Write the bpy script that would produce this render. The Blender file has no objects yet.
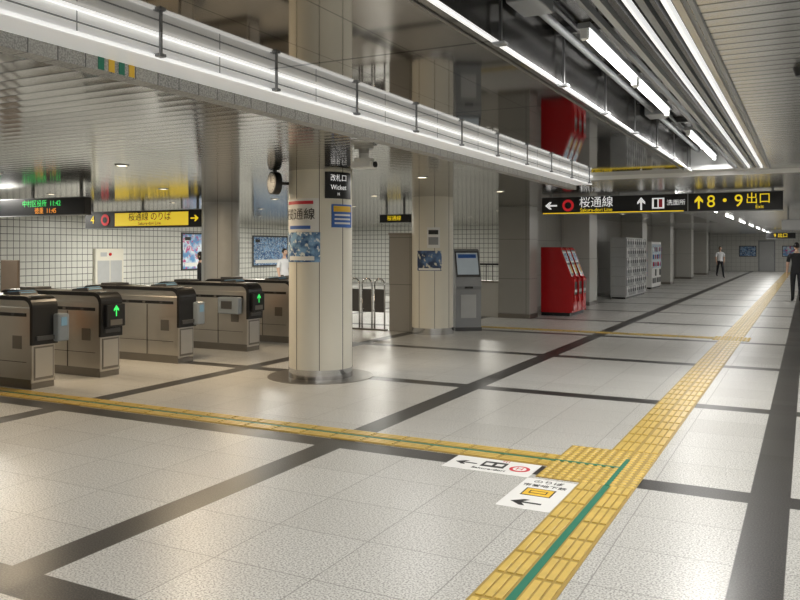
import bpy, bmesh, math, random
from mathutils import Vector, Matrix
random.seed(4)
C = bpy.context
SC = C.scene
def rad(a): return a*math.pi/180

# ------------------------------------------------------------------ materials
class NT:
    def __init__(s, name):
        s.m = bpy.data.materials.new(name); s.m.use_nodes = True
        s.t = s.m.node_tree; s.n = s.t.nodes; s.b = s.n['Principled BSDF']
    def link(s, a, b): s.t.links.new(a, b)
    def put(s, v, sock):
        if isinstance(v, bpy.types.NodeSocket): s.link(v, sock)
        else: sock.default_value = v
    def math(s, op, a, b=0.0, c=0.0):
        n = s.n.new('ShaderNodeMath'); n.operation = op
        s.put(a, n.inputs[0]); s.put(b, n.inputs[1]); s.put(c, n.inputs[2]); return n.outputs[0]
    def pos(s):
        g = s.n.new('ShaderNodeTexCoord'); x = s.n.new('ShaderNodeSeparateXYZ')
        s.link(g.outputs['Object'], x.inputs[0]); return g.outputs['Object'], x.outputs[0], x.outputs[1], x.outputs[2]
    def noise(s, vec, scale, detail=2.0):
        n = s.n.new('ShaderNodeTexNoise'); n.inputs['Scale'].default_value = scale
        n.inputs['Detail'].default_value = detail; s.link(vec, n.inputs['Vector']); return n.outputs[0]
    def mix(s, f, a, b):
        n = s.n.new('ShaderNodeMix'); n.data_type = 'RGBA'
        s.put(f, n.inputs[0])
        s.put(a if isinstance(a, bpy.types.NodeSocket) else (*a, 1), n.inputs[6])
        s.put(b if isinstance(b, bpy.types.NodeSocket) else (*b, 1), n.inputs[7]); return n.outputs[2]
    def ramp(s, v, lo, hi):
        n = s.n.new('ShaderNodeMapRange'); s.put(v, n.inputs[0]); n.inputs[1].default_value = lo; n.inputs[2].default_value = hi
        return n.outputs[0]
    def near(s, v, period, offset, half):
        a = s.math('SUBTRACT', v, offset - period/2)
        a = s.math('FLOORED_MODULO', a, period)
        a = s.math('ABSOLUTE', s.math('SUBTRACT', a, period/2))
        return s.math('LESS_THAN', a, half)

def mat(name, col, rough=0.5, metal=0.0, emit=0.0, ecol=None, var=0.08, scale=6.0, spec=0.5):
    k = NT(name); v, x, y, z = k.pos()
    f = k.noise(v, scale, 3)
    a = tuple(c*(1-var) for c in col); b = tuple(min(1, c*(1+var)) for c in col)
    k.link(k.mix(f, a, b), k.b.inputs['Base Color'])
    k.b.inputs['Roughness'].default_value = rough; k.b.inputs['Metallic'].default_value = metal
    k.b.inputs['Specular IOR Level'].default_value = spec
    if emit:
        k.b.inputs['Emission Color'].default_value = (*(ecol or col), 1); k.b.inputs['Emission Strength'].default_value = emit
    return k.m

M = {}
def floor_mat():
    k = NT('terrazzo_floor'); v, x, y, z = k.pos()
    PX, OX, PY, OY, H = 3.23, -0.22, 3.0, 5.55, 0.117
    s = k.math('MAXIMUM', k.near(x, PX, OX, H), k.near(y, PY, OY, H))
    cx = k.math('FLOORED_MODULO', k.math('SUBTRACT', x, OX+H), PX)
    cy = k.math('FLOORED_MODULO', k.math('SUBTRACT', y, OY+H), PY)
    jx = k.near(cx, (PX-.234)/5.0, 0, .0035); jy = k.near(cy, (PY-.234)/5, 0, .0035)
    j = k.math('MAXIMUM', jx, jy)
    tx = k.math('FLOOR', k.math('DIVIDE', cx, (PX-.234)/5.0)); ty = k.math('FLOOR', k.math('DIVIDE', cy, (PY-.234)/5))
    cell = k.n.new('ShaderNodeCombineXYZ'); k.link(k.math('ADD', tx, k.math('MULTIPLY', k.math('FLOOR', k.math('DIVIDE', x, PX)), 7)), cell.inputs[0])
    k.link(k.math('ADD', ty, k.math('MULTIPLY', k.math('FLOOR', k.math('DIVIDE', y, PY)), 11)), cell.inputs[1])
    wn = k.n.new('ShaderNodeTexWhiteNoise'); wn.noise_dimensions = '3D'; k.link(cell.outputs[0], wn.inputs['Vector'])
    n1 = k.noise(v, 95, 4); n2 = k.noise(v, 1.2, 3)
    sp = k.ramp(n1, .38, .55)
    light = k.mix(sp, (.26, .255, .24), (.66, .655, .625))
    light = k.mix(k.math('MULTIPLY', wn.outputs[0], .22), light, (.36, .35, .325))
    light = k.mix(k.math('MULTIPLY', j, .65), light, (.16, .155, .145))
    dark = k.mix(k.ramp(k.noise(v, 110, 2), .42, .68), (.018, .017, .016), (.085, .08, .076))
    k.link(k.mix(s, light, dark), k.b.inputs['Base Color'])
    r = k.math('ADD', k.math('MULTIPLY', wn.outputs[0], .04), .285)
    k.link(r, k.b.inputs['Roughness']); k.b.inputs['Specular IOR Level'].default_value = .40
    return k.m
def strip_mat(name, col, axis, pitch, rough, dark=.10, gap=.008, metal=.9):
    k = NT(name); v, x, y, z = k.pos(); c = {'x': x, 'y': y}[axis]
    g = k.near(c, pitch, 0, gap)
    idx = k.math('FLOOR', k.math('DIVIDE', c, pitch)); wn = k.n.new('ShaderNodeTexWhiteNoise'); wn.noise_dimensions = '1D'
    k.link(idx, wn.inputs['W'])
    f = k.math('ADD', k.math('MULTIPLY', wn.outputs[0], .6), k.math('MULTIPLY', k.noise(v, .8), .4))
    base = k.mix(f, tuple(a*.82 for a in col), tuple(min(1, a*1.12) for a in col))
    k.link(k.mix(g, base, tuple(a*dark for a in col)), k.b.inputs['Base Color'])
    k.b.inputs['Metallic'].default_value = metal; k.b.inputs['Roughness'].default_value = rough
    fr = k.math('ABSOLUTE', k.math('SUBTRACT', k.math('FRACT', k.math('DIVIDE', c, pitch)), .5))
    b = k.n.new('ShaderNodeBump'); b.inputs['Strength'].default_value = .2; b.inputs['Distance'].default_value = .004
    k.link(k.math('MULTIPLY', k.math('MULTIPLY', fr, fr), 4), b.inputs['Height']); k.link(b.outputs[0], k.b.inputs['Normal'])
    return k.m
def tile_mat(name, col, joint, pu, pz, half=.006, rough=.3):
    k = NT(name); v, x, y, z = k.pos()
    u = k.math('ADD', x, y)
    j = k.math('MAXIMUM', k.near(u, pu, 0, half), k.near(z, pz, 0, half))
    base = k.mix(k.noise(v, 3), tuple(a*.93 for a in col), col)
    k.link(k.mix(j, base, joint), k.b.inputs['Base Color']); k.b.inputs['Roughness'].default_value = rough
    return k.m
def panel_mirror():
    k = NT('polished_ceiling_panel'); v, x, y, z = k.pos()
    j = k.math('MAXIMUM', k.near(y, 1.8, .02, .012), k.near(x, .45, .0, .003))
    base = k.mix(k.noise(v, .7), (.28, .265, .24), (.37, .355, .33))
    k.link(k.mix(j, base, (.02, .02, .02)), k.b.inputs['Base Color'])
    k.b.inputs['Metallic'].default_value = 1; k.b.inputs['Roughness'].default_value = .045
    return k.m
def poster_mat(name, c1, c2, c3, sc):
    k = NT(name); v, x, y, z = k.pos()
    n = k.ramp(k.noise(v, sc, 4), .42, .6); n2 = k.ramp(k.noise(v, sc*2.3, 2), .55, .62)
    k.link(k.mix(n2, k.mix(n, c1, c2), c3), k.b.inputs['Base Color']); k.b.inputs['Roughness'].default_value = .3
    return k.m
def soffit_mat():
    k = NT('soffit_tile'); v, x, y, z = k.pos()
    j = k.near(y, .15, 0, .003); idx = k.math('FLOOR', k.math('DIVIDE', y, .15))
    wn = k.n.new('ShaderNodeTexWhiteNoise'); wn.noise_dimensions = '1D'; k.link(idx, wn.inputs['W'])
    sp = k.ramp(k.noise(v, 120, 2), .4, .6)
    base = k.mix(sp, (.22, .22, .215), (.42, .42, .405)); base = k.mix(k.math('MULTIPLY', wn.outputs[0], .35), base, (.5, .49, .46))
    k.link(k.mix(j, base, (.1, .1, .1)), k.b.inputs['Base Color']); k.b.inputs['Roughness'].default_value = .4
    return k.m

M['floor'] = floor_mat()
M['ceilL'] = strip_mat('metal_strip_ceiling', (.42, .405, .375), 'y', .15, .10, gap=.011)
M['ceilR'] = strip_mat('metal_strip_ceiling_white', (.57, .57, .56), 'y', .12, .22, gap=.010)
M['mirror'] = panel_mirror()
M['tile'] = tile_mat('white_wall_tile', (.78, .78, .73), (.10, .10, .09), .20, .20, .009)
M['tilefar'] = tile_mat('far_wall_tile', (.66, .66, .62), (.30, .30, .28), .3, .3)
M['stone'] = tile_mat('grey_stone_panel', (.32, .31, .285), (.12, .12, .11), .9, .9, .005, .3)
M['stonelt'] = tile_mat('light_stone_panel', (.50, .49, .455), (.2, .2, .18), .8, 1.3, .005, .3)
M['band'] = soffit_mat()
M['yellow'] = mat('tactile_yellow', (.40, .27, .055), .38, var=.22, scale=9)
M['yellow2'] = mat('tactile_bar_yellow', (.66, .47, .12), .30, var=.25, scale=9)
M['green'] = mat('guide_green', (.01, .18, .11), .4)
M['cream'] = mat('cream_enamel_column', (.78, .75, .65), .28, var=.03, scale=1)
M['joint'] = mat('dark_joint', (.07, .06, .05), .5)
M['steel'] = mat('brushed_stainless', (.60, .57, .52), .30, .92, var=.08, scale=3)
M['steeld'] = mat('dark_stainless', (.26, .24, .215), .32, .9)
M['chrome'] = mat('chrome', (.6, .6, .6), .12, 1)
M['black'] = mat('black_plastic', (.013, .013, .014), .3)
M['darkg'] = mat('dark_grey', (.07, .07, .072), .4)
M['grey'] = mat('grey_paint', (.28, .29, .30), .4)
M['greyl'] = mat('light_grey_paint', (.48, .49, .49), .35)
M['white'] = mat('white_paint', (.8, .8, .78), .35, var=.03)
M['trough'] = mat('trough_dark_metal', (.085, .082, .078), .22, .8)
M['whitegl'] = mat('white_light_edge', (.88, .88, .87), .25, var=.02, emit=.7)
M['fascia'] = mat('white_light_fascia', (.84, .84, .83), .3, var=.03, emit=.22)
M['red'] = mat('red_enamel', (.50, .012, .016), .25)
M['redsign'] = mat('red_sign', (.7, .02, .03), .4, emit=.3)
M['signblk'] = mat('sign_black', (.008, .008, .01), .4)
M['txtw'] = mat('sign_white_text', (.85, .85, .85), .5, emit=.55)
M['txty'] = mat('sign_yellow_text', (.95, .68, .02), .5, emit=.6)
M['paney'] = mat('sign_yellow_panel', (.95, .68, .05), .5, emit=.45)
M['ledg'] = mat('led_green', (.05, .8, .15), .5, emit=.8)
M['ledo'] = mat('led_orange', (1, .35, .03), .5, emit=.7)
M['ledb'] = mat('reader_blue', (.2, .36, .5), .25, emit=.1)
M['podc'] = mat('reader_pod_grey', (.25, .29, .33), .3)
M['inkk'] = mat('black_ink', (.02, .02, .02), .5)
M['inkr'] = mat('red_ink', (.6, .03, .05), .5)
M['inkb'] = mat('blue_ink', (.05, .15, .5), .5)
M['paper'] = mat('white_paper', (.82, .82, .80), .4, var=.02)
M['sticky'] = mat('yellow_ink', (.8, .5, .04), .5)
M['tube'] = mat('fluorescent_tube', (1, 1, 1), .4, emit=14, ecol=(1, .99, .96))
M['down'] = mat('downlight_lens', (1, .95, .85), .4, emit=4, ecol=(1, .85, .62))
M['pA'] = poster_mat('poster_blue_photo', (.03, .10, .28), (.25, .45, .7), (.8, .85, .85), 9)
M['pB'] = poster_mat('poster_sky', (.15, .35, .65), (.75, .85, .92), (.6, .1, .3), 4)
M['pC'] = poster_mat('poster_night', (.02, .04, .10), (.10, .2, .4), (.7, .7, .6), 5)
M['glass'] = mat('screen_glass', (.42, .48, .52), .1, emit=.15)
M['brown'] = mat('brown_panel', (.20, .15, .11), .4)
M['flap'] = mat('gate_flap', (.5, .22, .05), .4)
M['skin'] = mat('skin', (.62, .40, .29), .5, var=.03)
M['hair'] = mat('black_hair', (.012, .01, .009), .5)
M['shirtk'] = mat('black_shirt', (.018, .018, .02), .8)
M['shirtw'] = mat('white_shirt', (.75, .76, .78), .8)
M['pantk'] = mat('dark_trousers', (.02, .02, .025), .8)
M['pantn'] = mat('beige_trousers', (.09, .08, .065), .8)
M['lips'] = mat('lips', (.4, .13, .11), .5)

# ------------------------------------------------------------------ mesh builder
class B:
    def __init__(s, name, origin=(0, 0, 0)):
        s.name = name; s.o = Vector(origin); s.bm = bmesh.new(); s.mats = []; s.X = Matrix.Identity(4)
    def mi(s, m):
        m = M[m] if isinstance(m, str) else m
        if m not in s.mats: s.mats.append(m)
        return s.mats.index(m)
    def face(s, pts, m, smooth=False):
        vs = [s.bm.verts.new(s.X @ Vector(p)) for p in pts]
        f = s.bm.faces.new(vs); f.material_index = s.mi(m); f.smooth = smooth; return f
    def _add(s, verts, faces, m, smooth=False):
        vs = [s.bm.verts.new(s.X @ Vector(p)) for p in verts]; i = s.mi(m)
        for f in faces:
            try:
                q = s.bm.faces.new([vs[a] for a in f]); q.material_index = i; q.smooth = smooth
            except ValueError: pass
    def box(s, x0, x1, y0, y1, z0, z1, m, bev=0):
        if bev > 0:
            t = bmesh.new(); bmesh.ops.create_cube(t, size=1)
            for v in t.verts:
                v.co = Vector(((x0+x1)/2+v.co.x*(x1-x0), (y0+y1)/2+v.co.y*(y1-y0), (z0+z1)/2+v.co.z*(z1-z0)))
            bmesh.ops.bevel(t, geom=t.edges[:]+t.verts[:], offset=bev, segments=2, affect='EDGES', profile=.5)
            t.verts.index_update()
            s._add([v.co.copy() for v in t.verts], [[v.index for v in f.verts] for f in t.faces], m); t.free(); return
        v = [(x0, y0, z0), (x1, y0, z0), (x1, y1, z0), (x0, y1, z0), (x0, y0, z1), (x1, y0, z1), (x1, y1, z1), (x0, y1, z1)]
        s._add(v, [(3, 2, 1, 0), (4, 5, 6, 7), (0, 1, 5, 4), (1, 2, 6, 5), (2, 3, 7, 6), (3, 0, 4, 7)], m)
    def prism(s, prof, a0, a1, m, plane='xz', smooth=False):
        def P(p, a):
            return {'xz': (p[0], a, p[1]), 'yz': (a, p[0], p[1]), 'xy': (p[0], p[1], a)}[plane]
        n = len(prof); vs = [P(p, a0) for p in prof]+[P(p, a1) for p in prof]
        s._add(vs, [tuple(range(n)), tuple(range(2*n-1, n-1, -1))]+[(i, (i+1) % n, n+(i+1) % n, n+i) for i in range(n)], m, smooth)
    def cyl(s, c, r, z0, z1, m, n=48, axis='z', r2=None, smooth=True):
        r2 = r if r2 is None else r2; vs = []
        for k, (z, rr) in enumerate(((z0, r), (z1, r2))):
            for i in range(n):
                a = 2*math.pi*i/n; p, q = rr*math.cos(a), rr*math.sin(a)
                vs.append({'z': (c[0]+p, c[1]+q, z), 'x': (z, c[0]+p, c[1]+q), 'y': (c[0]+p, z, c[1]+q)}[axis])
        s._add(vs, [(i, (i+1) % n, n+(i+1) % n, n+i) for i in range(n)], m, smooth)
        s._add(vs[:n], [tuple(range(n))], m); s._add(vs[n:], [tuple(range(n))], m)
    def arc(s, c, r, th, a0, a1, z0, z1, m, n=16):
        vs = []
        for i in range(n+1):
            a = rad(a0+(a1-a0)*i/n)
            for rr, z in ((r, z0), (r+th, z0), (r+th, z1), (r, z1)):
                vs.append((c[0]+rr*math.cos(a), c[1]+rr*math.sin(a), z))
        fs = []
        for i in range(n):
            for k in range(4):
                fs.append((4*i+k, 4*i+(k+1) % 4, 4*i+4+(k+1) % 4, 4*i+4+k))
        fs += [(0, 1, 2, 3), (4*n, 4*n+1, 4*n+2, 4*n+3)]
        s._add(vs, fs, m)
    def tube(s, pts, r, m, n=10):
        pts = [Vector(p) for p in pts]; vs = []
        for i, p in enumerate(pts):
            d = (pts[min(i+1, len(pts)-1)]-pts[max(i-1, 0)]).normalized()
            u = d.cross(Vector((0.13, 0.21, 1))).normalized() if abs(d.z) < .95 else d.cross(Vector((1, .1, 0))).normalized()
            w = d.cross(u)
            for k in range(n):
                a = 2*math.pi*k/n; vs.append(p+u*r*math.cos(a)+w*r*math.sin(a))
        s._add(vs, [(i*n+k, i*n+(k+1) % n, (i+1)*n+(k+1) % n, (i+1)*n+k) for i in range(len(pts)-1) for k in range(n)]
               + [tuple(range(n)), tuple((len(pts)-1)*n+k for k in range(n))], m, True)
    def arrow(s, cx, cy, ang, L, fn, m):
        w = L*.13
        P = [(-L/2, -w/2), (L*.12, -w/2), (-L*.06, -L*.3), (L*.13, -L*.3), (L/2, 0), (L*.13, L*.3), (-L*.06, L*.3), (L*.12, w/2), (-L/2, w/2)]
        c, d = math.cos(rad(ang)), math.sin(rad(ang))
        q = [(cx+c*p[0]-d*p[1], cy+d*p[0]+c*p[1]) for p in P]
        vs = [fn(*p) for p in q]
        s._add(vs, [(0, 1, 7, 8), (1, 2, 3, 4), (4, 5, 6, 7), (1, 4, 7)], m)
    def disc(s, cx, cy, r, fn, m, r0=0, n=28):
        if r0 == 0: s._add([fn(cx+r*math.cos(2*math.pi*i/n), cy+r*math.sin(2*math.pi*i/n)) for i in range(n)], [tuple(range(n))], m)
        else:
            vs = [fn(cx+q*math.cos(2*math.pi*i/n), cy+q*math.sin(2*math.pi*i/n)) for q in (r0, r) for i in range(n)]
            s._add(vs, [(i, (i+1) % n, n+(i+1) % n, n+i) for i in range(n)], m)
    def done(s, recalc=True):
        for v in s.bm.verts: v.co -= s.o
        if recalc: bmesh.ops.recalc_face_normals(s.bm, faces=s.bm.faces)
        me = bpy.data.meshes.new(s.name); s.bm.to_mesh(me); s.bm.free()
        for m in s.mats: me.materials.append(m)
        ob = bpy.data.objects.new(s.name, me); ob.location = s.o; C.collection.objects.link(ob); return ob

def text(parent, name, body, loc, size, m, rot=(90, 0, 0), align='CENTER', sx=1.0):
    cu = bpy.data.curves.new(name, 'FONT'); cu.body = body; cu.size = size; cu.align_x = align; cu.align_y = 'CENTER'
    cu.extrude = .0005
    cu.materials.append(M[m]); ob = bpy.data.objects.new(name, cu); C.collection.objects.link(ob)
    ob.rotation_euler = tuple(rad(a) for a in rot); ob.scale = (sx, 1, 1)
    if parent: ob.parent = parent; ob.location = Vector(loc)-parent.location
    else: ob.location = loc
    return ob

# ------------------------------------------------------------------ room shell
XL, XR, Y0, Y1, YE, XW = -20.0, 3.5, -6.0, 60.0, 32.0, -6.2
ZL, ZR = 2.55, 2.60
YB, YT = 11.1, 10.75
XT0, XT1 = -1.34, -.46          # light trough
b = B('floor'); b.box(XL, XR, Y0, Y1, -.1, 0, 'floor'); b.done()
b = B('wall_left'); b.box(XL-.2, XL, Y0, YE, 0, 3.2, 'tile'); b.done()
b = B('wall_end'); b.box(XL-.2, XW-.3, YE, YE+.2, 0, 3.2, 'tile'); b.done()
b = B('wall_right'); b.box(XR, XR+.2, Y0, Y1, 0, 3.2, 'tilefar'); b.done()
b = B('wall_far'); b.box(XW-.5, XR+.2, Y1, Y1+.2, 0, 3.2, 'tilefar'); b.done()
b = B('wall_back'); b.box(XL-.2, XR+.2, Y0-.2, Y0, 0, 3.2, 'tilefar'); b.done()
b = B('wall_corridor'); b.box(XW-.3, XW, 17.9, Y1, 0, ZL, 'stone'); b.done()
b = B('ceiling')
b.box(XL, -3.01, Y0, YE, ZL, ZL+.1, 'ceilL')
b.box(-3.01, XR, YB+.02, YE, ZL, ZL+.1, 'ceilR')
b.box(XW-.3, XR, YE, Y1, ZL, ZL+.1, 'ceilR')
b.box(-2.72, XT0-.02, Y0, YB, ZR, ZR+.05, 'mirror')
b.box(XT1+.02, XR, Y0, YB, ZR, ZR+.05, 'ceilR')
b.box(-3.0, XR, YB, YB+.018, ZL-.004, 3.1, 'white')
# downstand beam faced in stone tile, with white light fascia
b.box(-3.01, -2.91, Y0, YB, 2.42, ZR+.05, 'band')
for i, m in enumerate(('green', 'sticky', 'green', 'sticky')):
    b.box(-2.91, -2.907, 2.62+i*.062, 2.655+i*.062, 2.425, 2.50, m)
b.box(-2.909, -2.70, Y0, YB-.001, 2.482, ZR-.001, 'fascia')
b.box(-2.70, -2.68, Y0, YB-.001, 2.585, ZR-.001, 'whitegl')
b.box(-2.70, -2.688, Y0, YB-.001, 2.480, 2.496, 'whitegl')
b.box(-2.70, -2.694, Y0, YB-.001, 2.535, 2.540, 'grey')
for i in range(-9, 10):
    y = 2.77+.9*i
    if y < 11: b.box(-2.676, -2.664, y-.006, y+.006, 2.49, 2.60, 'grey'); b.box(-2.70, -2.655, y-.02, y+.02, 2.485, 2.50, 'grey')
    if y < 10.8: b.box(-2.70, -2.698, y+.448, y+.452, 2.49, 2.60, 'grey')
b.done()
b = B('light_trough')
b.box(XT0-.02, XT1+.02, Y0, YT, 2.90, 2.94, 'trough')
b.box(XT0-.02, XT0, Y0, YT, ZR-.002, 2.90, 'trough')
b.box(XT1, XT1+.02, Y0, YT, ZR-.002, 2.90, 'grey')
b.box(XT0-.02, XT1+.02, YT, YB-.001, ZR-.002, 2.94, 'greyl')
b.tube([(-1.25, Y0, 2.84), (-1.25, YT, 2.84)], .022, 'grey', 8)
b.tube([(-1.19, Y0, 2.87), (-1.19, YT, 2.87)], .014, 'darkg', 8)
b.tube([(-.93, Y0, 2.85), (-.93, YT, 2.85)], .025, 'grey', 8)
b.box(-.86, -.84, Y0, YT, 2.70, 2.90, 'trough')
for i in range(14): b.box(-1.33, -.86, -5.4+i*1.25, -5.37+i*1.25, 2.86, 2.90, 'darkg')
for y in (1.2, 3.7, 7.4): b.box(-1.32, -1.16, y, y+.28, 2.80, 2.90, 'grey', .006)
b.box(-1.350, -1.326, Y0, YT, 2.583, 2.60, 'whitegl', .004)
b.box(-1.43, -1.415, Y0, YT, 2.592, 2.598, 'steeld')
for i in range(-5, 10):
    y = 1.4+1.1*i
    if y < YT-.1:
        b.box(-1.315, -1.303, y-.008, y+.008, 2.57, 2.88, 'darkg'); b.box(-1.34, -1.28, y-.03, y+.03, 2.57, 2.582, 'grey')
for x, m, w_ in ((-.82, 'grey', .02), (-.755, 'greyl', .03), (-.70, 'trough', .03), (-.655, 'whitegl', .014), (-.60, 'grey', .03), (-.555, 'trough', .02), (-.515, 'whitegl', .020), (-.47, 'steel', .03), (-.42, 'grey', .02)):
    b.box(x-w_/2, x+w_/2, Y0, YT, 2.585, 2.62 if x < XT1 else 2.60, m)
b.done()
def fluor(x, y0, y1, z, housing=True, name='fluorescent_light'):
    b = B(name, (x, (y0+y1)/2, z))
    n = max(1, round((y1-y0)/1.4)); L = (y1-y0)/n
    for i in range(n):
        a = y0+i*L
        b.cyl((x, z), .015, a+.05, a+L-.05, 'tube', 14, 'y')
        b.box(x-.018, x+.018, a, a+.05, z-.025, z+.028, 'white'); b.box(x-.018, x+.018, a+L-.05, a+L, z-.025, z+.028, 'white')
    if housing:
        b.box(x-.035, x+.035, y0, y1, z+.028, z+.06, 'grey', .005)
        for y in (y0+.3, y1-.3): b.box(x-.006, x+.006, y-.006, y+.006, z+.06, 2.90, 'darkg')
    return b.done()
for a, c in ((-5, -2.1), (-.2, 2.8), (4.15, 6.95), (8.2, 10.7)): fluor(-1.05, a, c, 2.725)

def area(name, loc, sx, sy, power, col=(1, .96, .9)):
    l = bpy.data.lights.new(name, 'AREA'); l.shape = 'RECTANGLE'; l.size = sx; l.size_y = sy; l.energy = power; l.color = col
    o = bpy.data.objects.new(name, l); o.location = loc; C.collection.objects.link(o); return o
W = (1, .975, .93); WARM = (1, .78, .52)
for y in (-3, 1.3, 5.6, 9.4): area('trough_lamp', (-1.05, y, 2.66), .30, 2.5, 58, W)
for y in (-3, 1.3, 5.8, 10.0): area('side_lamp', (1.8, y, 2.57), .3, 2.6, 34, W)
for y in (15.5, 20, 25, 30, 35, 40, 45, 50, 55):
    fluor(-2.1, y-.9, y+1.9, 2.52, False)
    area('corridor_lamp', (-2.1, y+.5, 2.49), .25, 2.6, 34, W)
    area('corridor_side_lamp', (1.5, y+.5, 2.49), .25, 2.6, 24, W)
b = B('downlights')
for x in (-4.6, -7.0, -9.2, -11.8, -14.4, -17.2):
    for y in (6.65, 9.6, 12.6, 15.6, 19, 22.5, 26, 29.5):
        if (x, y) == (-4.6, 6.65): continue
        b.cyl((x, y), .06, ZL-.006, ZL-.002, 'down', 20); b.arc((x, y), .06, .02, 0, 360, ZL-.010, ZL, 'greyl', 20)
b.done()
for x, y, p in ((-7.0, 3.0, 40), (-7.0, 7.8, 64), (-9.3, 7.0, 62), (-9.3, 11.5, 54)):
    area('hall_lamp', (x, y, 2.52), .6, .6, p*.62, WARM)
for x, y, p in ((-4.6, 4, 30), (-4.6, 9.5, 30)): area('hall_lamp', (x, y, 2.52), .6, .6, p*.6, W)
for x, y, p in ((-12.5, 9, 75), (-16, 12, 115), (-17.5, 18, 145), (-17.5, 23, 145), (-17, 28, 140), (-12, 16, 95), (-12, 22, 110), (-9.5, 17.5, 75), (-10, 26, 110), (-13, 3, 60), (-17, 5, 85)):
    area('hall_lamp', (x, y, 2.50), .8, .8, p*.74, (1, .97, .88))

# ------------------------------------------------------------------ tactile paving
b = B('tactile_paving')
XA, XB, YA, YC = -1.386, -1.02, 5.68, 6.02
def strip_y(x0, x1, y0, y1, green=True):
    b.box(x0, x1, y0, y1, 0, .004, 'yellow')
    c = (x0+x1)/2; gw = .042 if green else 0
    if green: b.box(c-gw/2, c+gw/2, y0, y1, .004, .0065, 'green')
    y = y0
    while y < y1-.05:
        e = min(y+.30, y1)
        for side in (0, 1):
            s0 = x0+.012 if side == 0 else c+gw/2+.008; s1 = c-gw/2-.008 if side == 0 else x1-.012
            n = 3; w = (s1-s0)/n
            for i in range(n):
                b.box(s0+i*w+w*.12, s0+(i+1)*w-w*.12, y+.018, e-.014, .004, .010, 'yellow2', .002)
        y += .30
def strip_x(x0, x1, y0, y1):
    b.box(x0, x1, y0, y1, 0, .004, 'yellow'); c = (y0+y1)/2
    b.box(x0, x1, c-.02, c+.02, .004, .0065, 'green')
    x = x0
    while x < x1-.05:
        e = min(x+.30, x1)
        for s0, s1 in ((y0+.012, c-.03), (c+.03, y1-.012)):
            w = (s1-s0)/3
            for i in range(3): b.box(x+.018, e-.014, s0+i*w+w*.14, s0+(i+1)*w-w*.14, .004, .010, 'yellow2')
        x += .30
def dots(x0, x1, y0, y1):
    b.box(x0, x1, y0, y1, 0, .0045, 'yellow')
    nx = round((x1-x0)/.06); ny = round((y1-y0)/.06)
    for i in range(nx):
        for j in range(ny):
            b.cyl((x0+(i+.5)*(x1-x0)/nx, y0+(j+.5)*(y1-y0)/ny), .022, .0045, .0105, 'yellow2', 8, r2=.015)
strip_y(XA, XB, -2, 5.38); dots(-1.70, XB, 5.38, 6.36); strip_y(XA, XB, 6.36, 14.8, False)
b.box(-1.22, -1.19, 5.38, 6.1, .0045, .0108, 'green'); b.box(-1.7, -1.22, 5.835, 5.865, .0045, .0108, 'green')
dots(-1.5, -.9, 14.8, 15.4); strip_y(XA, XB, 15.4, 40, False); b.box(XA, XB, 40, 58, 0, .005, 'yellow')
strip_x(-12, -1.70, YA, YC); strip_x(-7.2, -1.5, 14.98, 15.24)
b.done()

fl = lambda z: (lambda x, y: (x, y, z))
def sticker(x0, x1, y0, y1):
    b = B('floor_direction_sticker', ((x0+x1)/2, (y0+y1)/2, 0)); b.box(x0, x1, y0, y1, .0005, .0022, 'paper'); return b
b = sticker(-2.40, -1.74, 5.33, 5.67); z = .0032
b.arrow(-2.27, 5.50, 180, .17, fl(z), 'inkk')
b.box(-2.15, -1.97, 5.46, 5.60, .002, .003, 'inkk'); b.box(-2.13, -2.07, 5.50, 5.56, .003, .0034, 'paper'); b.box(-2.045, -1.99, 5.50, 5.56, .003, .0034, 'paper')
b.disc(-1.855, 5.50, .075, fl(z), 'inkr'); b.disc(-1.855, 5.50, .05, fl(z+.0006), 'paper')
o = b.done(); text(o, 'letter', 'H', (-1.855, 5.50, .0048), .08, 'inkr', (0, 0, 0)); text(o, 'line_1', 'Sakura-dori', (-2.06, 5.40, .0036), .055, 'inkk', (0, 0, 0)); text(o, 'line_2', 'H1', (-2.0, 5.64, .0036), .05, 'inkr', (0, 0, 0))
b = sticker(-1.74, -1.392, 4.68, 5.33)
b.arrow(-1.58, 4.80, 180, .20, fl(z), 'inkk')
b.box(-1.67, -1.47, 4.95, 5.11, .002, .003, 'inkk'); b.box(-1.66, -1.48, 4.96, 5.10, .003, .0034, 'sticky'); b.box(-1.63, -1.51, 5.0, 5.06, .0034, .0038, 'inkk'); b.box(-1.62, -1.52, 5.01, 5.05, .0038, .0042, 'sticky')
o = b.done(); text(o, 'line_1', '市営地下鉄', (-1.57, 5.17, .0036), .06, 'inkk', (0, 0, 0)); text(o, 'line_2', 'のりば', (-1.57, 5.26, .0036), .07, 'inkk', (0, 0, 0))

# ------------------------------------------------------------------ columns
def column(x, y, r, zt, name='round_column', mt='cream'):
    b = B(name, (x, y, 0))
    b.cyl((x, y), r, .12, zt, mt, 64); b.cyl((x, y), r+.006, 0, .12, 'chrome', 64)
    for a in (-150, -105, -60, -15, 30, 75, 120, 165):
        b.arc((x, y), r-.002, .004, a, a+1.1, .12, zt, 'joint', 2)
    return b
C1 = (-5.44, 8.41); R1 = .395
b = column(*C1, R1, ZL)
b.cyl(C1, .66, 0, .004, 'steeld', 64)
b.done()
b = B('column_poster', (C1[0], C1[1], 1.8))
b.arc(C1, R1, .006, -142, -60, 1.80, 2.20, 'paper'); b.arc(C1, R1, .006, -140, -58, 1.43, 1.79, 'pA')
b.arc(C1, R1+.006, .002, -125, -75, 1.83, 1.87, 'inkb'); b.arc(C1, R1+.006, .002, -135, -70, 2.13, 2.17, 'inkr')
b.arc(C1, R1+.006, .002, -128, -68, 1.45, 1.50, 'paper')
op = b.done()
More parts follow.
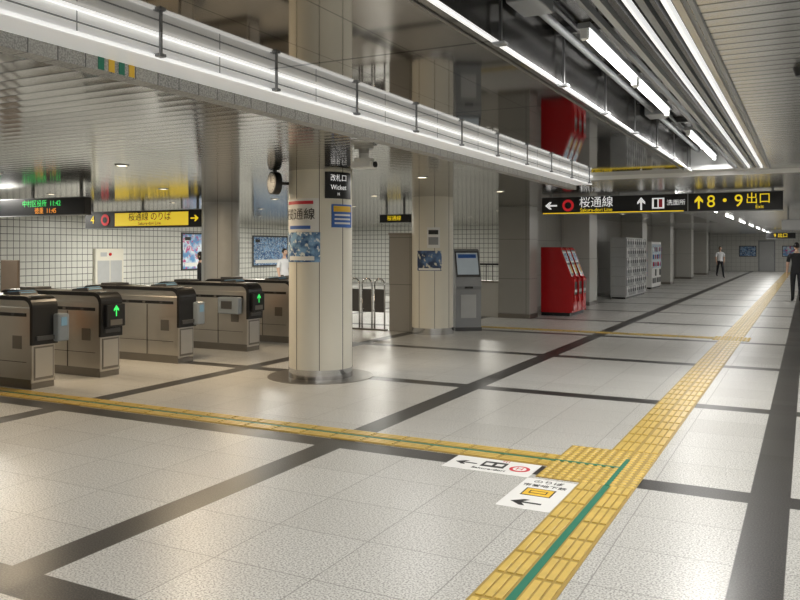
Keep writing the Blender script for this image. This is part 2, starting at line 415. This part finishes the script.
for ch, a in (('桜', -119), ('通', -97), ('線', -76)):
    text(op, 'heading', ch, (C1[0]+(R1+.025)*math.cos(rad(a)), C1[1]+(R1+.025)*math.sin(rad(a)), 2.00), .15, 'inkk', (90, 0, a+90))
b = B('column_wicket_sign', (C1[0], C1[1], 2.3))
b.arc(C1, R1, .02, -50, 5, 2.20, 2.52, 'signblk')
o = b.done()
for s_, z_, sz in (('改札口', 2.44, .09), ('Wicket', 2.33, .085), ('H', 2.25, .05)):
    text(o, 'lettering', s_, (C1[0]+(R1+.05)*math.cos(rad(-28)), C1[1]+(R1+.05)*math.sin(rad(-28)), z_), sz, 'txtw', (90, 0, 62), sx=.85)
b = B('column_notice', (C1[0], C1[1], 1.98))
b.arc(C1, R1, .015, -38, 10, 1.85, 2.13, 'inkb'); b.arc(C1, R1+.015, .002, -35, 6, 2.04, 2.11, 'sticky')
for zz in (1.99, 1.94, 1.89): b.arc(C1, R1+.015, .002, -33, 4, zz, zz+.022, 'paper')
b.done()
C2 = (-6.3, 13.6)
b = column(*C2, .39, ZL); b.done()
b = B('column_poster', (C2[0], C2[1], 1.3)); b.arc(C2, .39, .006, -110, -40, 1.18, 1.55, 'pC'); b.arc(C2, .396, .003, -105, -45, 1.19, 1.23, 'paper'); b.arc(C2, .39, .006, -80, -45, 1.6, 1.98, 'paper')
b.arc(C2, .396, .003, -76, -50, 1.85, 1.93, 'inkk'); b.arc(C2, .396, .003, -76, -50, 1.66, 1.80, 'grey'); b.done()
for x, y in ((-11.0, 13.15), (-13.6, 21.5), (-16.2, 8.0)): column(x, y, .39, ZL, mt='greyl').done()

def pillar(x0, x1, y0, y1, m='stonelt'):
    b = B('square_pillar', ((x0+x1)/2, (y0+y1)/2, 0)); b.box(x0, x1, y0, y1, .1, ZL, m, .01); b.box(x0-.005, x1+.005, y0-.005, y1+.005, 0, .1, 'steeld'); return b.done()
pillar(-6.35, -5.6, 17.3, 17.88, 'stone')
for y in (22.0, 29.9, 36.5, 43.5, 50.5): pillar(XW+.005, -5.4, y, y+.9)

# ------------------------------------------------------------------ clock + ceiling fixtures
b = B('hanging_clock', (-5.83, 8.12, 2.4)); b.X = Matrix.Translation((-5.86, 8.02, 2.40)) @ Matrix.Rotation(rad(-32), 4, 'Z')
b.cyl((0, 0), .14, -.045, .045, 'black', 40, 'y'); b.cyl((0, 0), .12, -.049, -.045, 'greyl', 40, 'y')
b.box(-.006, .006, -.053, -.049, 0, .09, 'black'); b.box(0, .06, -.053, -.049, -.006, .006, 'black')
for i in range(12):
    a = rad(30*i); b.box(.10*math.cos(a)-.005, .10*math.cos(a)+.005, -.052, -.049, .10*math.sin(a)-.005, .10*math.sin(a)+.005, 'black')
b.box(-.02, .02, -.02, .02, .13, .15, 'black'); b.X = Matrix.Identity(4)
b.tube([(-5.86, 8.02, 2.40), (-5.78, 8.12, 2.40), (-5.72, 8.18, 2.40)], .02, 'black')
b.done()
b = B('ceiling_camera', (-3.98, 6.95, 2.5))
b.cyl((-3.98, 6.95), .05, 2.50, ZL, 'white', 24); b.cyl((-3.98, 6.95), .10, 2.46, 2.50, 'white', 24); b.box(-4.10, -3.86, 6.88, 7.02, 2.40, 2.47, 'white', .015)
b.cyl((6.95, 2.435), .03, -3.86, -3.84, 'black', 16, 'x'); b.done()
b = B('ceiling_speaker', (-.03, 4.9, 2.58)); b.cyl((-.03, 4.95), .035, 2.555, ZR, 'black', 24, r2=.05); b.done()

# ------------------------------------------------------------------ ticket gates
def gate(xf, yf, L=1.9, w=.34, pod=True, green=True):
    b = B('ticket_gate', (xf-L/2, yf-w/2, 0)); y0, y1 = yf-w, yf
    b.box(xf-L+.04, xf-.04, y0+.02, y1-.02, 0, .07, 'steeld')
    b.box(xf-L+.02, xf-.03, y0+.015, y1-.015, .07, .93, 'steel', .012)
    def hoop(o):
        P = []; h = 1.05-o; r = .13-o*.6
        for a in range(0, 91, 15): P.append((xf-o-r+r*math.cos(rad(a)), h-r+r*math.sin(rad(a))))
        for a in range(90, 181, 15): P.append((xf-L+o+r+r*math.cos(rad(a)), h-r+r*math.sin(rad(a))))
        return P
    out = [(xf, .50)]+hoop(0)+[(xf-L, .50)]; inn = [(xf-.045, .50)]+hoop(.045)+[(xf-L+.045, .50)]
    n = len(out)
    for i in range(n-1):
        q = [out[i], out[i+1], inn[i+1], inn[i]]; b.prism(q, y0, y1, 'black')
    b.box(xf-L+.05, xf-.05, y0+.02, y1-.02, .90, 1.01, 'steel')
    b.box(xf-L+.14, xf-.14, y0+.02, y1-.02, 1.045, 1.056, 'steeld', .003)
    for yy, s in ((y0+.012, -1), (y1-.012, 1)):
        a0, a1 = (yy-.004, yy+.006) if s < 0 else (yy-.006, yy+.004)
        b.box(xf-L+.10, xf-.12, a0, a1, .82, .86, 'black')
        for k in range(5): b.box(xf-L+.25+k*.32, xf-L+.30+k*.32, a0-.002, a1+.002, .825, .855, 'steeld' if k % 2 else 'darkg')
        for k in (.32, .66): b.box(xf-L*k-.004, xf-L*k+.004, a0, a1, .10, .81, 'joint')
        b.box(xf-L+.1, xf-.12, a0, a1, .30, .306, 'joint')
        b.box(xf-.35, xf-.20, a0, a1, .45, .60, 'steeld')
        b.box(xf-L+.04, xf-.04, a0, a1, .07, .11, 'steeld')
    b.box(xf-.036, xf-.022, y0+.04, y1-.04, .10, .48, 'steeld'); b.box(xf-.03, xf-.018, y0+.055, y1-.055, .13, .46, 'steel')
    b.box(xf-.01, xf+.02, y0+.05, y1-.05, .55, .60, 'darkg', .004)
    b.prism([(xf-.62, 1.045), (xf-.30, 1.045), (xf-.34, 1.10), (xf-.60, 1.08)], y0+.08, y1-.02, 'darkg')
    b.prism([(xf-.32, 1.078), (xf-.352, 1.108), (xf-.56, 1.092), (xf-.56, 1.088)], y0+.10, y1-.04, 'ledb')
    b.box(xf-.2, xf-.08, y0+.06, y0+.16, 1.045, 1.06, 'grey', .004)
    b.box(xf-1.55, xf-1.25, y0+.04, y1-.04, 1.045, 1.09, 'darkg', .01)
    if green:
        b.box(xf-.005, xf+.05, y0+.05, y1+.0, .62, .90, 'black', .01)
        b.arrow((y0+y1)/2+.02, .82, 90, .14, lambda y, z: (xf+.055, y, z), 'ledg')
        b.box(xf+.05, xf+.053, y0+.10, y1-.05, .64, .71, 'steeld')
    if pod:
        b.box(xf-.12, xf+.08, y1-.06, y1+.10, .52, .84, 'podc', .02); b.box(xf+.08, xf+.084, y1-.02, y1+.06, .70, .80, 'ledb')
    b.box(xf-L*.5-.12, xf-L*.5+.12, y1, y1+.10, .45, .85, 'darkg', .03)
    b.box(xf-L*.5-.10, xf-L*.5+.10, y1+.10, y1+.12, .48, .82, 'flap', .008)
    return b
gate(-7.76, 6.40, green=False).done(); gate(-7.73, 7.35, pod=False).done(); gate(-7.70, 8.68, green=False, pod=True).done()
b = gate(-7.66, 10.15, pod=False)
b.box(-8.18, -7.78, 9.70, 9.81, .58, .84, 'podc', .02); b.box(-8.10, -7.9, 9.69, 9.70, .66, .78, 'darkg'); b.done()
gate(-7.70, 11.35, green=False).done(); gate(-7.76, 5.20).done(); gate(-7.76, 4.0, green=False).done()
# ------------------------------------------------------------------ overhead signs
def board(name, x0, x1, y, z0, z1, m='signblk', posts=True, top=ZL):
    b = B(name, ((x0+x1)/2, y, z0)); b.box(x0, x1, y, y+.14, z0, z1, m, .006)
    b.box(x0-.01, x1+.01, y-.004, y+.144, z0-.008, z0+.004, 'grey'); b.box(x0-.01, x1+.01, y-.004, y+.144, z1-.004, z1+.008, 'grey')
    if posts and z1 < top-.02:
        n = max(2, int((x1-x0)/1.2)+1)
        for i in range(n):
            x = x0+.15+(x1-x0-.3)*i/(n-1); b.box(x-.02, x+.02, y+.05, y+.09, z1, top, 'grey')
    return b
SY = 14.0; SZ0, SZ1 = 2.21, 2.51
b = board('overhead_direction_sign', -4.30, -.36, SY, SZ0, SZ1)
f = lambda x, z: (x, SY-.004, z)
b.arrow(-4.13, 2.36, 180, .22, f, 'txtw')
b.disc(-3.82, 2.36, .105, f, 'redsign'); b.disc(-3.82, 2.36, .06, lambda x, z: (x, SY-.006, z), 'signblk')
b.arrow(-2.55, 2.36, 90, .22, f, 'txtw')
b.box(-2.37, -2.17, SY-.006, SY, 2.27, 2.45, 'txtw'); b.box(-2.34, -2.28, SY-.008, SY-.005, 2.29, 2.43, 'signblk'); b.box(-2.26, -2.20, SY-.008, SY-.005, 2.29, 2.43, 'inkr')
b.box(-4.28, -1.86, SY-.005, SY, SZ0+.005, SZ0+.02, 'txty')
b.arrow(-1.62, 2.36, 90, .22, f, 'txty')
b.box(-1.80, -1.785, SY-.006, SY, SZ0, SZ1, 'grey')
o = b.done()
text(o, 'jp_1', '桜通線', (-3.32, SY-.008, 2.395), .20, 'txtw'); text(o, 'en_1', 'Sakura-dori Line', (-3.32, SY-.008, 2.27), .085, 'txty')
text(o, 'jp_2', '洗面所', (-1.98, SY-.008, 2.36), .10, 'txtw')
text(o, 'exit', '8・9', (-1.22, SY-.008, 2.36), .28, 'txty'); text(o, 'exit_jp', '出口', (-.72, SY-.008, 2.39), .19, 'txty'); text(o, 'exit_en', 'Exit', (-.70, SY-.008, 2.265), .08, 'txty')

b = board('overhead_line_sign', -14.85, -11.4, 13.0, 2.05, 2.42)
b.box(-13.9, -11.75, 12.992, 13.0, 2.09, 2.38, 'paney')
f2 = lambda x, z: (x, 12.985, z)
b.disc(-14.2, 2.235, .13, f2, 'redsign'); b.disc(-14.2, 2.235, .07, lambda x, z: (x, 12.98, z), 'signblk')
b.arrow(-11.57, 2.235, 0, .22, lambda x, z: (x, 12.99, z), 'txty')
o = b.done(); text(o, 'jp', '桜通線 のりば', (-12.85, 12.985, 2.28), .20, 'inkk'); text(o, 'en', 'Sakura-dori Line', (-12.85, 12.985, 2.14), .1, 'inkk')
text(o, 'no', '4', (-14.6, 12.985, 2.235), .25, 'txty')
b = board('departure_board', -12.9, -10.3, 9.0, 2.14, 2.42, top=ZL-.002); o = b.done()
text(o, 'led_1', '中村区役所  11:42', (-11.3, 8.99, 2.33), .12, 'ledg'); text(o, 'led_2', '徳重  11:45', (-11.2, 8.99, 2.21), .11, 'ledo')
text(o, 'led_3', '2 番線', (-12.5, 8.99, 2.28), .12, 'ledg')
b = board('hanging_sign', -8.75, -8.0, 16.0, 2.18, 2.36); o = b.done(); text(o, 'en', '桜通線', (-8.37, 15.99, 2.27), .12, 'txty')
b = board('hanging_sign', -2.0, -.6, 46.2, 2.1, 2.4); o = b.done(); text(o, 'exit', '9 出口', (-1.3, 46.19, 2.25), .24, 'txty')
b = board('hanging_sign', -.6, .6, 22, 2.05, 2.3, 'greyl'); o = b.done(); text(o, 'exit', '10', (0, 21.99, 2.18), .2, 'inkk')

# ------------------------------------------------------------------ left wall items
def wallposter(y0, y1, z0, z1, m, name='wall_poster', fr='steel'):
    b = B(name, (XL, (y0+y1)/2, (z0+z1)/2)); x = XL+.003; b.box(x, x+.04, y0-.06, y1+.06, z0-.06, z1+.06, fr, .01); b.box(x+.04, x+.046, y0, y1, z0, z1, m)
    b.box(x+.046, x+.048, y0+.1, y1-.1, z0+.08, z0+.22, 'paper'); b.box(x+.046, x+.048, y0+.1, y0+.4, z1-.22, z1-.1, 'inkk'); return b.done()
wallposter(21.8, 23.0, .85, 2.1, 'pB', fr='darkg'); wallposter(25.9, 28.2, .9, 2.05, 'pA', fr='darkg'); wallposter(29.2, 30.8, .9, 2.05, 'pB')
b = B('hydrant_cabinet', (XL, 18.35, 0)); x = XL+.003; b.box(x, x+.12, 17.8, 18.95, .10, 1.58, 'cream', .01); b.box(x, x+.11, 17.82, 18.93, 0, .10, 'steeld')
b.box(x+.12, x+.126, 17.88, 18.36, .48, 1.2, 'greyl'); b.box(x+.12, x+.126, 18.40, 18.87, .48, 1.2, 'greyl'); b.cyl((18.38, 1.40), .05, x+.12, x+.15, 'red', 20, 'x'); b.box(x+.12, x+.126, 18.0, 18.25, 1.33, 1.46, 'greyl'); b.done()
b = B('notice_stand', (-12.6, 9.6, 0)); b.box(-13.15, -12.7, 9.6, 9.66, .75, 1.38, 'brown', .01)
b.box(-13.1, -13.07, 9.62, 9.66, 0, .75, 'darkg'); b.box(-12.78, -12.75, 9.62, 9.66, 0, .75, 'darkg'); b.box(-13.15, -12.7, 9.45, 9.8, 0, .03, 'darkg'); b.done()

# ------------------------------------------------------------------ hoop railing, partitions, fence
b = B('hoop_railing', (-7.9, 13.6, 0))
for i in range(7):
    x0 = -9.2+i*.28; x1 = x0+.22; P = [(x0, 13.55, 0), (x0, 13.55, .88)]
    for a in range(180, -1, -20): P.append(((x0+x1)/2+.11*math.cos(rad(a)), 13.55, .88+.12*math.sin(rad(a))))
    P.append((x1, 13.55, 0)); b.tube(P, .016, 'chrome'); b.box(x0, x1, 13.545, 13.555, .35, .80, 'darkg')
b.box(-9.25, -7.25, 13.5, 13.6, 0, .03, 'steeld'); b.done()
b = B('stone_partition', (-7.0, 13.8, 0)); b.box(-7.2, -6.72, 13.55, 13.95, 0, 1.85, 'stone', .01); b.box(-7.21, -6.71, 13.54, 13.96, 1.85, 1.89, 'steeld'); b.done()
b = B('low_wall', (-7.6, 17.3, 0)); b.box(-9.0, -6.36, 17.35, 17.6, 0, .80, 'stonelt', .005); b.box(-9.02, -6.36, 17.32, 17.63, .80, .84, 'steeld')
for x in [-8.95+.16*i for i in range(17)]: b.tube([(x, 17.47, .84), (x, 17.47, 1.2)], .01, 'black', 6)
b.tube([(-9.0, 17.47, 1.22), (-6.36, 17.47, 1.22)], .022, 'black'); b.done()

# ------------------------------------------------------------------ touch-screen kiosk
b = B('information_kiosk', (-5.98, 14.4, 0)); b.X = Matrix.Translation((-5.98, 14.45, 0)) @ Matrix.Rotation(rad(35), 4, 'Z')
w = .25
b.box(-w-.01, w+.01, -.27, .25, 0, .07, 'darkg')
b.prism([(-.25, .07), (.22, .07), (.22, 1.50), (.02, 1.58), (-.06, 1.55), (-.27, 1.02), (-.29, .86), (-.25, .80)], -w, w, 'grey', 'yz')
d = Vector((0, -.21, -.53)).normalized(); nrm = Vector((0, -.53, .21)).normalized()
def kp(u, v, h): p = Vector((0, -.06, 1.55))+d*v+nrm*h; return (u, p.y, p.z)
for m, h, e, v0, v1 in (('darkg', .004, .235, .02, .55), ('glass', .008, .21, .05, .50)):
    b.face([kp(-e, v0, h), kp(e, v0, h), kp(e, v1, h), kp(-e, v1, h)], m)
b.face([kp(-.18, .08, .010), kp(.18, .08, .010), kp(.18, .16, .010), kp(-.18, .16, .010)], 'inkb')
b.box(-.15, .15, -.262, -.25, .25, .70, 'greyl', .004); b.box(-.08, .08, -.30, -.26, .82, .86, 'black'); b.done()

# ------------------------------------------------------------------ red machine
b = B('ticket_vending_machine', (-5.3, 19, 0)); y0, y1 = 18.35, 19.65; XBk = -5.66
prof = [(XBk, .08), (-4.92, .08), (-4.90, .86), (-4.96, .92), (-5.20, 1.58), (-5.26, 1.62), (XBk, 1.62)]
b.prism(prof, y0, y1, 'red'); b.box(XBk, -4.97, y0+.02, y1-.02, 0, .08, 'black')
A = Vector((-4.96, 0, .92)); D = Vector((-.24, 0, .66)); N = Vector((.66, 0, .24)).normalized()
def rp(y, t, h): p = A+D*t+N*h; return (p.x, y, p.z)
def quad(ya, yb, t0, t1, h, m): b.face([rp(ya, t0, h), rp(yb, t0, h), rp(yb, t1, h), rp(ya, t1, h)], m)
for k in range(3):
    a = y0+.06+k*.41; e = a+.36
    quad(a, e, .05, .95, .003, 'black'); quad(a+.03, e-.03, .50, .9, .006, 'paper'); quad(a+.06, e-.06, .56, .84, .009, 'pA'); quad(a+.03, e-.14, .12, .42, .006, 'greyl'); quad(a+.24, e-.03, .12, .42, .007, 'sticky')
    b.box(-4.915, -4.895, a+.02, e-.02, .50, .80, 'black'); b.box(-4.905, -4.885, a+.06, e-.06, .55, .62, 'greyl'); b.box(-4.915, -4.90, a, e, .12, .45, 'red')
    b.prism([(-4.90, .30), (-4.86, .34), (-4.86, .9), (-4.93, .93), (-5.19, 1.60), (-5.24, 1.6), (-4.96, .9), (-4.92, .30)], a-.035, a-.015, 'red')
b.done()
# ------------------------------------------------------------------ lockers
b = B('coin_lockers', (-5.3, 27, 0)); y0 = 25.3
b.box(-5.55, -5.07, y0, y0+3.3, .06, 1.93, 'greyl'); b.box(-5.53, -5.1, y0+.02, y0+3.28, 0, .06, 'black')
for i in range(9):
    for j in range(6):
        a = y0+.02+i*.363; z0 = .10+j*.303
        b.box(-5.07, -5.05, a+.01, a+.352, z0, z0+.288, 'grey' if (i+j) % 4 else 'greyl', .004); b.box(-5.05, -5.035, a+.27, a+.32, z0+.1, z0+.2, 'black'); b.box(-5.05, -5.042, a+.05, a+.13, z0+.2, z0+.26, 'paper')
for j in range(6): b.box(-5.53, -5.09, y0-.004, y0, .10+j*.303, .104+j*.303, 'joint')
b.done()
b = B('drink_vending_machine', (-5.8, 33, 0)); b.box(-6.15, -5.42, 32, 34.1, .06, 1.85, 'white', .02); b.box(-6.1, -5.46, 32.05, 34.05, 0, .06, 'black')
for k in range(2):
    a = 32.05+k*1.03; b.box(-5.42, -5.40, a, a+.95, .80, 1.75, 'glass'); b.box(-5.42, -5.395, a+.1, a+.85, .22, .42, 'black'); b.box(-5.42, -5.39, a+.65, a+.85, .5, .75, 'darkg')
    for r in range(3):
        for q in range(8): b.cyl((-5.385, a+.1+q*.105), .03, .88+r*.29, 1.05+r*.29, ('inkr', 'inkb', 'paper', 'green')[(q+r) % 4], 10)
b.box(-6.0, -5.6, 31.995, 32.0, .5, 1.5, 'pB'); b.done()
b = B('far_wall_posters', (-2, Y1, 1.5))
for x0, x1, m in ((-4.3, -3.2, 'pA'), (-1.6, -.8, 'pB'), (-.4, .3, 'pA')):
    b.box(x0, x1, Y1-.04, Y1-.003, 1.0, 1.75, 'darkg'); b.box(x0+.05, x1-.05, Y1-.05, Y1-.04, 1.05, 1.7, m)
b.done()
b = B('door_1', (-3, Y1, 0)); q = Y1-.004
b.box(-3.0, -2.1, q-.05, q, 0, 2.05, 'greyl', .01); b.box(-3.08, -3.0, q-.06, q, 0, 2.12, 'grey'); b.box(-2.1, -2.02, q-.06, q, 0, 2.12, 'grey'); b.box(-3.08, -2.02, q-.06, q, 2.05, 2.12, 'grey'); b.box(-2.25, -2.2, q-.09, q-.05, .95, 1.1, 'chrome'); b.done()
b = B('baseboard_corridor')
for a, c in ((17.95, 21.98), (22.92, 29.88), (30.82, 36.48), (37.42, 43.48), (44.42, 50.48), (51.42, 59.9)): b.box(XW+.002, XW+.015, a, c, 0, .1, 'steeld')
b.done()
b = B('baseboard_left'); b.box(XL+.0, XL+.002, Y0, YE, 0, .1, 'steeld'); b.done()

# ------------------------------------------------------------------ people
def skin_mesh(verts, edges, radii, root, sub=2):
    me = bpy.data.meshes.new('t'); me.from_pydata(verts, edges, []); ob = bpy.data.objects.new('t', me); C.collection.objects.link(ob)
    ob.modifiers.new('s', 'SKIN')
    sv = me.skin_vertices[0].data
    for i, r in enumerate(radii):
        sv[i].radius = r if isinstance(r, tuple) else (r, r); sv[i].use_root = (i in root)
    ob.modifiers['s'].use_smooth_shade = True
    m = ob.modifiers.new('u', 'SUBSURF'); m.levels = sub; m.render_levels = sub
    C.view_layer.update(); dg = C.evaluated_depsgraph_get(); ev = ob.evaluated_get(dg); out = bpy.data.meshes.new_from_object(ev)
    bpy.data.objects.remove(ob); return out
def person(loc, heading, H, shirt, pants, stride=0.0, arm=0.0, short=True, longhair=False, headturn=0):
    V, E, R = [], [], []
    def add(p, r, par=None):
        V.append(p); R.append(r); i = len(V)-1
        if par is not None: E.append((par, i))
        return i
    pel = add((0, 0, .95), (.145, .10)); sp = add((0, 0, 1.10), (.14, .10), pel); ch = add((0, -.005, 1.28), (.172, .11), sp)
    nb = add((0, -.01, 1.42), (.085, .07), ch); nk = add((0, .005, 1.49), .05, nb); add((0, .012, 1.56), .052, nk)
    hands = []
    for s in (-1, 1):
        k = arm*s
        sh = add((s*.19, -.005, 1.375), .070, ch); el = add((s*.25, -.02+k*.16, 1.11), .048, sh); wr = add((s*.26, .03+k*.36, .885), (.029, .029), el)
        pa = add((s*.257, .045+k*.42, .825), (.018, .036), wr); hands.append((s, Vector((s*.257, .045+k*.42, .80))))
        q = stride*s*-1
        hp = add((s*.088, 0, .87), .10, pel); kn = add((s*.092, .03+q*.26, .50), .068, hp)
        ay = q*.46-.01; az = .085+(.07 if q < 0 and stride > .3 else 0)
        an = add((s*.094, ay, az), .046, kn); add((s*.10, ay+.08, az-.04), (.042, .038), an); add((s*.105, ay+.17, max(.03, az-.055)), (.042, .028), len(V)-1)
    body = skin_mesh(V, E, R, {0})
    bm = bmesh.new(); mats = [M['skin'], M[shirt], M[pants], M['black'], M['hair'], M['paper'], M['lips']]
    bm.from_mesh(body)
    for f in bm.faces:
        c = f.calc_center_median(); f.smooth = True
        armz = abs(c.x) > .19 and c.z < 1.34 and c.z > .7
        if c.z > 1.445 and abs(c.x) < .1: i = 0
        elif armz and c.z < (1.17 if short else .90): i = 0
        elif c.z > .93 or armz: i = 1
        elif c.z > .10 or (stride and c.z > .12): i = 2
        else: i = 3
        f.material_index = i
    fv, fe, fr, roots = [], [], [], set()
    for s, p in hands:
        for k in range(4):
            L = (.072, .082, .078, .06)[k]; y = p.y+.030-k*.019; st = len(fv); roots.add(st)
            fv += [(p.x, y, p.z+.01), (p.x, y, p.z-.025), (p.x-s*.006, y+.002, p.z-.025-L*.5), (p.x-s*.020, y+.004, p.z-.025-L)]
            fr += [.009, .009, .008, .0065]; fe += [(st, st+1), (st+1, st+2), (st+2, st+3)]
        st = len(fv); roots.add(st)
        fv += [(p.x-s*.004, p.y+.025, p.z+.035), (p.x-s*.012, p.y+.05, p.z+.01), (p.x-s*.018, p.y+.058, p.z-.025)]; fr += [.011, .010, .008]; fe += [(st, st+1), (st+1, st+2)]
    fm = skin_mesh(fv, fe, fr, roots, 1); n0 = len(bm.faces); bm.from_mesh(fm); bm.faces.ensure_lookup_table()
    for f in bm.faces[n0:]: f.material_index = 0; f.smooth = True
    hc = Vector((0, .025, 1.63)); HR = Matrix.Translation(hc) @ Matrix.Rotation(rad(headturn), 4, 'Z')
    def ball(c, sc, m, seg=20, fn=None):
        n = len(bm.faces); r = bmesh.ops.create_uvsphere(bm, u_segments=seg, v_segments=seg//2+2, radius=1)
        for v in r['verts']:
            q = Vector((v.co.x*sc[0], v.co.y*sc[1], v.co.z*sc[2]))
            if fn: q = fn(q)
            v.co = HR @ (q+Vector(c))
        bm.faces.ensure_lookup_table()
        for f in bm.faces[n:]: f.material_index = m; f.smooth = True
    def skull(q):
        if q.z < 0: q.x *= 1+q.z*2.6; q.y *= 1+q.z*(1.0 if q.y > 0 else 2.4)
        return q
    ball((0, 0, 0), (.074, .092, .115), 0, 28, skull)
    ball((0, .092, -.018), (.012, .018, .022), 0, 10)
    for s in (-1, 1):
        ball((s*.074, -.005, -.012), (.010, .020, .03), 0, 10); ball((s*.029, .080, .004), (.013, .009, .007), 5, 10); ball((s*.029, .087, .004), (.006, .004, .006), 4, 8)
        ball((s*.029, .084, .024), (.017, .006, .004), 4, 8)
    ball((0, .076, -.057), (.022, .010, .007), 6, 10)
    def hair(q):
        if q.y > .02 and q.z < .055: q.y = min(q.y, .055 if q.z < .03 else .07)
        if q.z < -.02: q.z = -.02+(q.z+.02)*(1.6 if longhair else .55)
        return q
    ball((0, -.014, .018), (.083, .098, .112), 4, 28, hair)
    me = bpy.data.meshes.new('person'); s = H/1.745
    bmesh.ops.scale(bm, vec=(s, s, s), verts=bm.verts); bm.to_mesh(me); bm.free()
    for m in mats: me.materials.append(m)
    ob = bpy.data.objects.new('person', me); C.collection.objects.link(ob); ob.location = loc; ob.rotation_euler = (0, 0, rad(heading)); return ob
def gp(u, v):
    d = 795*1.6/(v-248); X = (u-808)*d/893.5; return (X, (d+.457*X)/.889, 0)
p = gp(796, 301.5); person(p, 10, 1.76, 'shirtk', 'pantk', .15, .1)
p = gp(719.5, 277.5); person(p, 200, 1.68, 'shirtw', 'pantk', .75, .6)
person((-13.6, 15.5, 0), 120, 1.50, 'shirtk', 'pantk', .3, .2, False, True)
person((-12.9, 18.1, 0), 250, 1.58, 'shirtw', 'pantn', .4, .3, True)

# ------------------------------------------------------------------ world + camera
w = bpy.data.worlds.new('world'); SC.world = w; w.use_nodes = True
w.node_tree.nodes['Background'].inputs[0].default_value = (.8, .85, .9, 1); w.node_tree.nodes['Background'].inputs[1].default_value = .02
cam = bpy.data.cameras.new('camera'); co = bpy.data.objects.new('camera', cam); C.collection.objects.link(co)
cam.sensor_width = 36; cam.lens = 795*36/800; cam.shift_y = -52/800; cam.clip_end = 200
co.location = (0, 0, 1.6); co.rotation_euler = (rad(90), 0, rad(27.2)); SC.camera = co
SC.view_settings.view_transform = 'Standard'; SC.view_settings.exposure = 0.12
